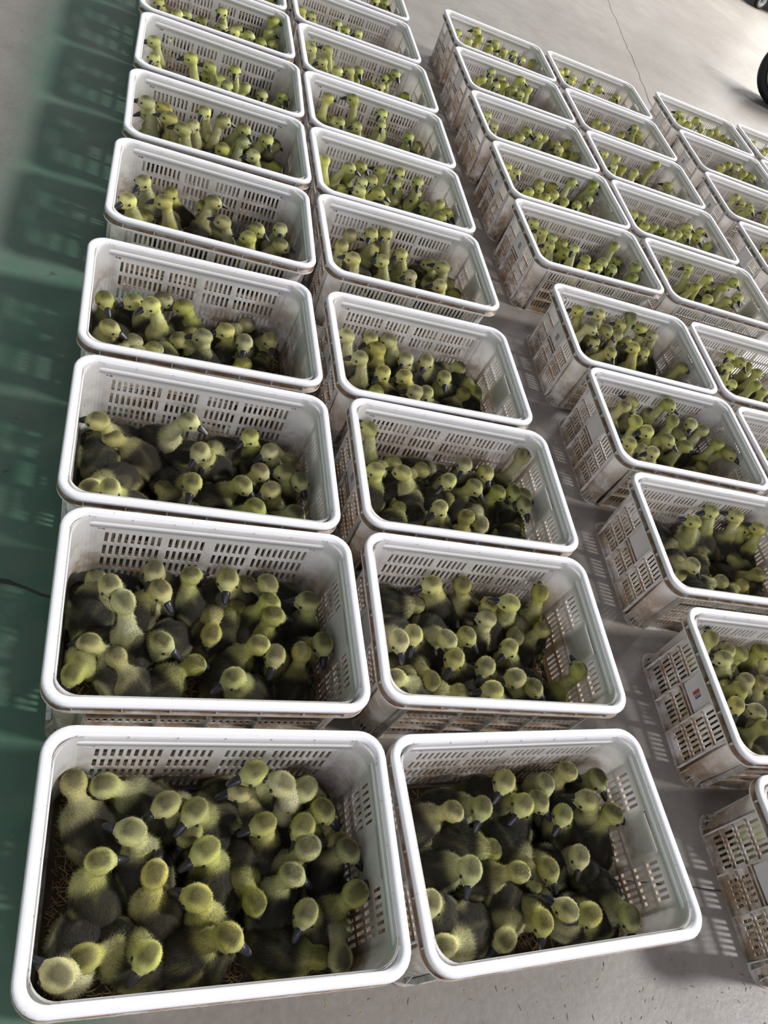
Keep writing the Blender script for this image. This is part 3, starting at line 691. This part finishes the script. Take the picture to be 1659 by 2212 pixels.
# survey of the heads in every crate: x y bearing [posture]; bearings clockwise from the right of the photo
SURVEY = {
'A0': ('Z1', '298 280 265 l;425 265 180 l;660 365 150;775 395 130;760 350 100 l;955 305 170;1010 165 160 u;1125 285 200 u;1225 300 130;1345 320 90 l;1285 390 60;1045 440 140;1360 455 90;1445 545 60;1225 540 0;525 480 200;400 590 350;615 640 285;820 555 125;785 740 180;1165 640 45;1015 765 60 l;1240 820 110;1470 720 300;905 895 30;590 975 140;340 980 135 l;200 1140 240;1375 975 100 l;250 430 0 t;700 220 180 t;430 440 90 t;960 620 270 t;150 930 90 t;380 1080 0 t;1280 1050 180 t;1150 200 0 t;1330 230 90 t;820 250 180 t;560 260 0 t;1180 720 0 t;180 480 80 t'),
'B0': ('Z2', '560 290 110;715 270 60;820 245 20;950 255 70;350 410 25;465 400 80;620 335 120;700 370 60;795 425 85;910 370 200;1060 420 5;410 655 90;625 665 10;740 655 60;865 600 70;685 690 90 l;245 795 80;715 880 80;815 820 220;920 845 160;1080 850 75;310 1030 200 l;560 965 150 l;400 250 0 t;600 220 180 t;300 560 90 t;500 570 0 t;620 560 45 t;1000 680 90 t;1140 800 90 t;830 950 0 t;1010 930 180 t;250 680 90 t;420 930 30 t;700 220 90 t;300 320 60 t'),
'A1': ('Z3', '370 300 50 u;560 300 85;730 335 0;900 335 70;1075 380 260;595 410 75;430 460 240 u;1085 465 40;1100 525 20;1270 460 190;270 640 180 l;820 610 100 l;600 645 30;390 700 270 l;745 740 350 l;1040 650 10;1105 700 80;1230 680 270;1370 650 80;915 800 130;980 370 180 l;230 350 90 t;480 340 0 t;700 480 40 t;930 490 0 t;200 780 0 t;350 820 90 t;1200 790 90 t;1050 810 180 t;1190 430 90 t;1160 610 0 t;830 860 0 t;1300 560 90 t;560 850 30 t'),
'B1': ('Z4', '550 340 150;710 345 270;835 445 130;830 510 190;950 430 215 u;1105 380 280 u;1120 565 15;385 620 70;455 600 90;630 620 50;735 600 60;1020 600 80 l;940 660 100;670 720 85;825 760 90;550 840 90 l;860 880 180;985 830 170;1070 870 20;1325 800 240 u;360 820 180 l;700 895 0 l;420 400 0 t;350 560 90 t;560 510 0 t;640 490 180 t;760 400 0 t;1080 490 90 t;1040 730 90 t;450 760 0 t;450 850 0 t;1120 800 90 t;900 740 90 t'),
'A2': ('Z6', '365 970 200;430 1060 170 l;825 970 15 u;880 1130 130;1130 1050 150;1240 1130 160;1390 1130 60 l;1195 1230 40;1315 1240 190;1425 1290 80;1100 1300 50;1245 1330 140;840 1290 100;310 1320 150 l;420 1320 90;1165 1415 40;1365 1450 50;910 970 90 l;300 1150 0 t;550 1270 20 t;700 1320 0 t;950 1350 0 t;980 1150 0 t;1330 1060 90 t;900 1400 0 t;270 1000 90 t;680 1180 90 t;500 1100 0 t'),
'B2': ('Z7', '355 800 220 u;440 1090 20 l;415 1150 190;575 1165 200;690 1150 0 l;945 1120 80;1085 1160 50;850 1220 140;1010 1250 30;1150 1280 30;1245 1290 90;1310 1370 80;1395 1320 15;1295 1050 300 u;795 1375 140;960 1430 0;1040 1470 90 l;600 1110 0 t;800 1150 0 t;640 1260 90 t;560 1380 0 t;1200 1200 90 t;740 1210 0 t;900 1330 90 t;620 1420 180 t;1250 1470 0 t;1050 1380 0 t;480 1260 0 t'),
'A3': ('Z6', '395 350 45;540 360 180;630 380 140 u;690 350 10;800 390 190;420 495 20;420 565 0 l;560 590 0 l;1010 510 180;1110 570 90;1240 560 70;895 540 180;880 590 90 l;1100 690 0 l;1120 480 0 l;780 560 180 l;350 450 0 t;970 450 0 t;640 480 180 t;700 570 90 t;560 530 0 t;1200 650 0 t;1000 620 0 t;830 470 90 t;340 520 90 t'),
'B3': ('Z7', '240 345 200 u;385 370 150;495 365 190;430 430 210;320 480 190 u;600 490 120;720 500 110;460 570 140;585 590 180;825 600 100;655 680 210;715 690 60;430 680 0 l;940 700 0 l;1000 600 90 l;920 540 30 l;870 510 0 t;600 430 90 t;650 550 0 t;350 580 90 t;840 700 0 t;480 500 90 t;990 690 90 t;800 540 0 t;260 450 90 t;530 640 0 t'),
'C1': ('Z5', '985 1050 260 u;1100 1170 110;1300 1120 20;1215 1260 220;1020 1280 0 l;1110 1300 180;1250 1440 180;1220 1510 80;1190 1610 80;1330 1650 200;1130 1480 0 l;1360 1450 0;1390 1250 350;1380 1750 0;1000 1150 90 t;1150 1380 0 t;1330 1330 0 t;1290 1730 0 t;1400 1600 90 t'),
'C2': ('Z5', '910 390 200 u;1145 250 190 u;1015 295 150 u;1230 300 170;860 450 120 l;910 680 40;820 740 90 l;1090 790 0 l;1240 810 0 l;1340 740 0;1220 380 200;1400 440 200 u;950 600 0 t;1010 720 0 t;1180 640 90 t;1080 500 0 t;800 600 90 t;1330 600 0 t;1120 720 0 t'),
'C3': ('Z8', '665 910 270 l;735 885 0;780 850 200;875 900 0;1010 850 40 u;1045 980 250;810 985 250;880 1050 150;1165 1000 90;1235 1040 0;1090 1080 60;1010 1100 30;765 1120 180;835 1160 90;910 1180 180;1130 1140 30;1340 1130 30;1430 1190 30;1230 1270 10 l;950 980 0 t;900 1110 0 t;1180 1180 0 t;1280 1200 90 t;1050 1230 0 t;980 1180 90 t'),
'C4': ('Z8', '430 260 180;570 290 190 u;760 270 260 u;520 385 40;700 355 180;620 400 50;840 380 190;910 430 180;540 470 110;690 430 0;740 460 180;795 510 180;650 545 80;855 540 90;1110 640 20;580 500 0 t;960 520 90 t;960 580 90 t;880 600 0 t;600 330 0 t'),
'A4': ('Z3b', '295 480 150;190 610 130;445 620 190;485 560 90;720 660 45;800 620 20;860 760 200;1115 820 30;1045 870 200;1280 820 90;1280 930 15;190 700 0 l;330 620 90 t;600 640 0 t;620 740 180 t;950 830 0 t;520 700 0 t;1180 880 0 t;740 720 90 t'),
'B4': ('Z5b', '430 970 20;585 960 110 u;695 960 90 u;610 1060 90;355 1050 0;325 1130 180 l;440 1150 200;660 1170 180;810 1120 160 u;880 1290 170;1040 1200 210;1140 1220 190;1115 1360 190;1240 1430 0 l;1370 1400 290 l;1030 1340 180 l;1050 1150 0 t;950 1260 0 t;500 1100 0 t;1200 1340 90 t;860 1180 0 t;700 1120 0 t'),
'A5': ('Z2b', '325 735 200 u;330 800 190;330 900 150 l;455 780 200;490 850 190;730 760 90 u;585 930 190;650 905 80;870 870 20 u;1010 900 60;1175 960 90;1240 1029 10;1080 1119 180;1250 1204 20 l;1010 1019 0;860 1069 180;710 1039 0 l;700 960 0 t;900 980 0 t;1150 1060 0 t'),
'B5': ('Z5b', '220 390 270 u;500 400 50;410 440 20;660 470 210 u;800 480 90 u;750 510 90;935 490 60 u;510 560 90;585 540 90;360 620 0 l;490 620 180;630 640 30;950 640 90;1000 750 180;1120 730 0;1120 830 30;1180 800 50;700 600 0 t;830 640 90 t'),
'A8': ('Z2b', '900 -30 90;1260 20 0'),
'A6': ('Z2b', '375 300 190 u;375 420 90;640 420 190 u;770 480 190;750 545 190;850 520 0 l;955 510 60 u;900 620 60;1030 630 0;1150 690 90;1250 620 90 l;1305 700 90;1265 765 0 l;810 610 0 l;500 490 0 t;1080 620 90 t'),
'A7': ('Z2b', '410 20 90;540 110 0;600 110 30;720 155 60;865 90 90 u;860 195 90;945 235 180;975 200 60;1050 260 40;1240 150 10 u;1200 240 20;1140 310 0;1180 310 60;1310 355 180'),
'B6': ('Z4b', '370 880 0 u;590 890 190 u;855 1020 90 u;840 1130 90;470 1100 60;420 1010 0 l;620 1140 180;590 1180 0 l;330 980 0 t;700 1100 0 t;1090 1230 90;1170 1300 0 l'),
'B7': ('Z4b', '190 360 180;215 440 190 u;360 450 200 u;370 530 200;450 640 0;560 640 200;640 640 60;720 700 0 l;880 700 80;965 660 80 u;840 780 60;1060 870 30;320 560 180'),
'B8': ('Z4b', '125 100 200;220 150 150;450 220 90;520 270 60;630 310 180;420 250 0 l'),
'B9': ('Z4b', '790 10 90;880 40 60'),
'C5': ('Z7b', '300 490 180;350 540 190;400 560 180;390 620 180;470 610 0;535 640 80 u;480 660 60;600 700 190;770 620 300 u;700 720 60;755 760 60;900 750 0 u;590 740 0;880 810 0;780 710 60;670 750 90;640 680 0 t'),
'C6': ('Z7b', '115 95 90;200 200 60 u;330 290 180;335 260 0;410 280 0;275 310 0;370 345 0;420 325 0;525 250 20 u;640 240 20 u;480 365 0;550 390 60;620 360 90;770 475 0 l;640 300 0;220 270 0 t;540 310 0 t'),
'C7': ('Z6b', '500 830 90;550 910 180;790 940 40;870 980 180;910 990 0;1000 1030 40;1080 1030 0;1090 1100 180;1150 1130 0;1245 1170 0;640 980 0 l;740 990 0'),
'C8': ('Z6b', '530 510 90 u;470 570 0;600 560 180;630 610 0;740 570 30 u;740 680 180;800 640 0;570 620 180;690 650 0;420 580 0'),
'C9': ('Z6b', '285 220 60;430 225 190 u;450 280 0;550 290 200;620 370 190;720 360 90;800 410 180;870 470 0;370 300 0;520 350 0'),
'D7': ('Z6b', '975 420 90;1015 475 0;1115 560 190;1240 590 90 u;1310 640 30;1430 700 60;1100 590 180;1205 630 0'),
'D6': ('Z6b', '1290 880 0;1350 915 0;1465 970 0;1560 920 180 u;1640 990 200;1530 990 0 t'),
'D5': ('Z7b', '710 90 180;780 115 0;760 165 180;815 175 0;885 200 0;1010 150 0 u;1095 280 200;980 230 0 t'),
'D4': ('Z7b', '880 440 90;925 460 180;945 510 0;1000 510 0;1050 530 60;1135 555 0;1190 510 30;1190 560 60;1250 580 60;1270 540 20;1310 620 0;1095 550 0'),
'D3': ('Z7b', '1070 740 180;1195 750 190 u;1150 830 0 t;1310 810 30 u;1310 860 60;1400 860 20;1460 830 30 u;1420 940 30;1490 920 90 u;1310 930 0;1240 860 0;1070 710 270'),
'D2': ('Z8', '1400 540 90;1475 580 60;1400 640 90;1525 630 0;1590 670 20;1580 750 0;1425 750 180;1620 790 0;1500 720 0 t'),
'D1': ('Z8', '1650 1190 90'),
'E7': ('Z8b', '815 960 200;860 1030 180;885 1080 0;940 1120 0;1020 1080 30 u;1060 1150 180;1140 1190 0;1210 1190 200;1260 1240 0;1320 1280 0'),
'E6': ('Z8b', '1300 1480 0;1370 1520 180;1400 1500 0;1440 1560 0;1500 1580 60;1560 1600 60;1240 1500 0'),
'E5': ('Z7b', '1475 340 0;1520 350 60;1545 400 60;1640 430 200;1500 370 180'),
'E4': ('Z7b', '1590 560 90;1640 600 0;1645 660 0'),
'F7': ('Z8b', '1490 1250 90;1600 1370 0;1640 1350 0'),
'F6': ('Z7b', '1620 80 200'),
'C0': ('R3', '740 300 260;770 420 0'),
}
CLOSE = ['A0', 'B0', 'A1', 'B1', 'A2', 'B2', 'A3', 'B3', 'C1', 'C2']
INDIV = CLOSE + ['C3', 'B4', 'A4', 'C4', 'A5']
def crate_local(n, x, y):
    cx, cy, a = CRATES[n]; a = math.radians(a); dx, dy = x-cx, y-cy
    return dx*math.cos(a)+dy*math.sin(a), -dx*math.sin(a)+dy*math.cos(a)
def crate_world(n, x, y):
    cx, cy, a = CRATES[n]; a = math.radians(a)
    return cx+x*math.cos(a)-y*math.sin(a), cy+x*math.sin(a)+y*math.cos(a)
HHX, HHY = CL/2-0.028-0.030, CW/2-0.028-0.030       # room for a head
def settle(n):
    """stand the surveyed birds of one crate on its floor without crossing walls or (much) each other"""
    zone, text = SURVEY.get(n, ('Z2b', '')); zx, zy, zs = Z[zone]; birds = []
    r = random.Random(hash(n) % 1000 if False else sum(ord(c)*(i+3) for i, c in enumerate(n)))
    placed = []
    for item in text.split(';') if text else ():
        f = item.split(); px, py = zx+float(f[0])*zs, zy+float(f[1])*zs; ang = math.radians(float(f[2])); fam = f[3] if len(f) > 3 else 'n'
        best = None
        for key in (FAM if n in CLOSE else FAR)[fam]:
            p = POSES[key]
            h0 = ray_at(px, py, p['hz']); h1 = ray_at(px+6*math.cos(ang), py+6*math.sin(ang), p['hz'])
            hyaw = math.atan2(h1[1]-h0[1], h1[0]-h0[0])
            lx, ly = crate_local(n, h0[0], h0[1]); cl = max(0, abs(lx)-HHX)+max(0, abs(ly)-HHY); lx = min(max(lx, -HHX), HHX); ly = min(max(ly, -HHY), HHY)
            h0x, h0y = crate_world(n, lx, ly)
            for dy in ((0, -20, 20) if fam != 't' else (0, 60, 120, 180, 240, 300)):
                yaw = hyaw+math.radians(dy)-math.radians(p['yaw'])
                ox, oy = p['hx']*math.cos(yaw)-p['hy']*math.sin(yaw), p['hx']*math.sin(yaw)+p['hy']*math.cos(yaw)
                bx, by = h0x-ox, h0y-oy; ux, uy = crate_local(n, bx, by)
                la = yaw-math.radians(CRATES[n][2]); lb = 0.078*math.cos(math.radians(p['bp']))
                bhx = CL/2-0.034-math.hypot(lb*math.cos(la), 0.048*math.sin(la)); bhy = CW/2-0.034-math.hypot(lb*math.sin(la), 0.048*math.cos(la))
                vx, vy = min(max(ux, -bhx), bhx), min(max(uy, -bhy), bhy)
                kk = max(0, (abs(vx)/bhx)**6+(abs(vy)/bhy)**6-1.0)*0.010; vx -= math.copysign(kk, vx); vy -= math.copysign(kk, vy)
                off = math.hypot(ux-vx, uy-vy); wx, wy = crate_world(n, vx, vy)
                hx_, hy_ = wx+ox, wy+oy; hlx, hly = crate_local(n, hx_, hy_)
                wallpen = max(0, abs(hlx)-HHX)+max(0, abs(hly)-HHY)
                cost = cl*6+off*6+wallpen*30+abs(dy)*0.0012
                for q in placed:
                    d = math.hypot(wx-q[0], wy-q[1]); cost += max(0, 0.085-d)*5
                    d = math.sqrt((wx-q[3])**2+(wy-q[4])**2+(0.06-q[5])**2); cost += max(0, 0.060-d)*9
                    d = math.sqrt((hx_-q[0])**2+(hy_-q[1])**2+(p['hz']-0.06)**2); cost += max(0, 0.060-d)*9
                    d = math.sqrt((hx_-q[3])**2+(hy_-q[4])**2+(p['hz']-q[5])**2); cost += max(0, 0.056-d)*14
                cost += r.random()*0.05
                if best is None or cost < best[0]: best = (cost, wx, wy, yaw, hx_, hy_, p['hz'], key)
        if fam == 't':
            near = min([math.hypot(best[1]-q[0], best[2]-q[1]) for q in placed] or [9])
            if near < 0.062: continue
        b = best; placed.append((b[1], b[2], b[3], b[4], b[5], b[6], b[7]))
    return placed
ORD = ['first', 'second', 'third', 'fourth', 'fifth', 'sixth', 'seventh', 'eighth', 'ninth', 'tenth', 'eleventh', 'twelfth']
protos = {k: make_gosling(k, i+1) for i, k in enumerate(POSES)}
used = set(); total = 0; rest = []
def facing(b):
    x0, y0 = project((b[3], b[4], b[5])); yaw = b[2]+math.radians(POSES[b[6]]['yaw'])
    x1, y1 = project((b[3]+0.03*math.cos(yaw), b[4]+0.03*math.sin(yaw), b[5]-0.005))
    a = math.degrees(math.atan2(y1-y0, x1-x0)) % 360
    return ['facing right', 'facing lower right', 'facing the camera', 'facing lower left', 'facing left', 'facing upper left', 'facing away', 'facing upper right'][int(((a+22.5) % 360)//45)]
LOOK = {'u': 'tall-necked', 'v': 'tall-necked', 'n': 'fluffy', 'l': 'crouching', 't': 'low dark-backed'}
for n in CRATES:
    birds = settle(n)
    if n not in INDIV: rest.append((n, birds)); continue
    pr = sorted(((project((b[3], b[4], b[5])), i) for i, b in enumerate(birds)), key=lambda q: q[0][1]-0.0)
    # rows follow the crate: far to near in its own frame
    loc = [crate_local(n, b[3], b[4]) for b in birds]
    order = sorted(range(len(birds)), key=lambda i: -loc[i][1]); nr = 4 if len(birds) > 24 else 3
    size = math.ceil(len(birds)/nr); names = (['back', 'second', 'third', 'front'] if nr == 4 else ['back', 'middle', 'front'])
    where = {}
    for rr in range(nr):
        grp = sorted(order[rr*size:(rr+1)*size], key=lambda i: loc[i][0])
        for k, i in enumerate(grp): where[i] = (names[rr], ORD[k])
    ordc = sorted([k for k in CRATES if k[0] == n[0]], key=lambda k: CRATES[k][1]).index(n)
    for i, b in enumerate(birds):
        key = b[6]
        o = protos[key] if key not in used else copy_tree(protos[key]); used.add(key)
        o.location = (b[0], b[1], 0.0); o.rotation_euler = (0, 0, b[2])
        sc = random.uniform(0.94, 1.06); o.scale = (sc, sc, 1.0)
        row, k = where[i]
        tag(o, f"{LOOK[key[0]]} gosling {facing(b)}, {k} from left in {row} row, {ROWN[ordc]} crate, {COLN[n[0]]}", 'gosling', 'goslings standing in the nearer crates')
        total += 1
for k, o in protos.items():
    if k not in used:
        for c in list(o.children): bpy.data.objects.remove(c)
        bpy.data.objects.remove(o)
print('individual goslings', total, 'further', sum(len(b) for _, b in rest))
def build_rest():
    lows = {k: low_gosling(k, i+1) for i, k in enumerate(POSES)}
    VV = []; FF = []; MI = []; CC = []; k0 = 0
    for n, birds in rest:
        for b in birds:
            V, F, mi, Cc = lows[b[6]]; c, s = math.cos(b[2]), math.sin(b[2]); sc = random.uniform(0.94, 1.06)
            W = np.stack([b[0]+sc*(V[:, 0]*c-V[:, 1]*s), b[1]+sc*(V[:, 0]*s+V[:, 1]*c), V[:, 2]], 1)
            tone = np.array([1, 1, 1])*random.uniform(0.75, 1.12)*np.array([1, random.uniform(0.97, 1.05), random.uniform(0.85, 1.15)])
            VV.append(W); FF += [tuple(i+k0 for i in f) for f in F]; MI += mi; CC.append(np.clip(Cc*tone, 0, 1)); k0 += len(V)
    o = mesh_obj('gosling_crowd', np.concatenate(VV), FF, [DOWN, BILL, EYE], midx=MI)
    set_cols(o.data, np.concatenate(CC))
    tag(o, 'crowd of small yellow and grey goslings in the farther crates', 'goslings', kind='stuff')
build_rest()

# ------------------------------------------------------------------ wheels standing at the top right of the hall floor
def wheel(name, loc, R, w, yaw, label, hubmat, fork=True):
    root = link(bpy.data.objects.new(name, None)); root.location = loc; root.rotation_euler = (0, 0, yaw); tag(root, label, 'wheel')
    def lathe(nm, prof, mat, n=48):
        V = []; F = []; m = len(prof)
        for i in range(n):
            a = 2*math.pi*i/n
            for (rr, y) in prof: V.append((rr*math.cos(a), y, R+rr*math.sin(a)))
        for i in range(n):
            for k in range(m):
                q = (k+1) % m; j = (i+1) % n; F.append((i*m+k, i*m+q, j*m+q, j*m+k))
        return mesh_obj(nm, V, F, mat, root)
    t = R*0.30
    lathe('tyre', [(R-t, -w*0.42), (R-t*0.6, -w*0.5), (R-t*0.2, -w*0.47), (R, -w*0.3), (R, w*0.3), (R-t*0.2, w*0.47), (R-t*0.6, w*0.5), (R-t, w*0.42)], RUBBER)
    lathe('hub', [(R*0.12, -w*0.2), (R*0.3, -w*0.22), (R-t*1.02, -w*0.40), (R-t*1.02, w*0.40), (R*0.3, w*0.22), (R*0.12, w*0.2)], hubmat)
    lathe('axle', [(0.001, -w*0.6), (R*0.12, -w*0.6), (R*0.12, w*0.6), (0.001, w*0.6)], STEEL, 20)
    if fork:
        f = MB()
        for s in (-1, 1): f.box((-R*0.2, s*w*0.62-0.003, R*0.8), (R*0.2, s*w*0.62+0.003, R*2.25))
        f.box((-R*0.5, -w*0.9, R*2.2), (R*0.5, w*0.9, R*2.3)); f.obj('fork', STEEL, root)
    return root
p = ray_at(1645, 2, 0.08); cart = wheel('wheeled_cart', (p[0], p[1], 0), 0.085, 0.05, 0.2, 'cart on small black wheels with pale hubs, at the top right corner', HUBW)
cart['category'] = 'cart'
cb = MB(); cb.box((-0.05, -0.10, 0.20), (2.0, 1.6, 0.26)); cb.obj('deck', STEEL, cart)
cb = MB(); cb.box((0.10, 0.0, 0.26), (1.95, 1.55, 1.25)); cb.obj('body_panels', HUBW, cart)
for (ox, oy) in ((1.9, 0.0), (0.0, 1.5), (1.9, 1.5)):
    for ch in [c for c in cart.children if c.name.split('.')[0] in ('tyre', 'hub')][:2]:
        c2 = ch.copy(); COL.objects.link(c2); c2.parent = cart; c2.location = (ox, oy, 0)
p = ray_at(1700, 175, 0.2); wheel('tyred_wheel', (p[0], p[1], 0), 0.27, 0.16, -0.75, 'large black tyre with pale hub standing at the right edge', HUBW, False)

# ------------------------------------------------------------------ straw scraps dropped on the floor
def scraps():
    V = []; F = []; colr = []
    for i in range(260):
        if i % 2: x, y = random.uniform(0.55, 1.65), random.uniform(-0.05, 0.16)
        else: x, y = random.choice([random.uniform(1.30, 1.56), random.uniform(-0.4, 0.0)]), random.uniform(-0.1, 5.0)
        a = random.uniform(0, math.pi); L = random.uniform(0.003, 0.014); w = random.uniform(0.0004, 0.0009); k = len(V)
        dx, dy = math.cos(a)*L/2, math.sin(a)*L/2; px, py = -math.sin(a)*w, math.cos(a)*w
        V += [(x-dx-px, y-dy-py, 0.0002), (x+dx-px, y+dy-py, 0.0002), (x+dx+px, y+dy+py, 0.0002), (x-dx+px, y-dy+py, 0.0002), (x, y, 0.0018)]
        F += [(k, k+1, k+4), (k+1, k+2, k+4), (k+2, k+3, k+4), (k+3, k, k+4)]
        t = random.random(); colr += [(0.10+0.35*t, 0.08+0.27*t, 0.05+0.13*t)]*5
    o = mesh_obj('straw_scraps', V, F, STRAW); set_cols(o.data, np.array(colr))
    tag(o, 'tiny scraps of straw scattered on the floor between the crate columns', 'straw', kind='stuff')
scraps()
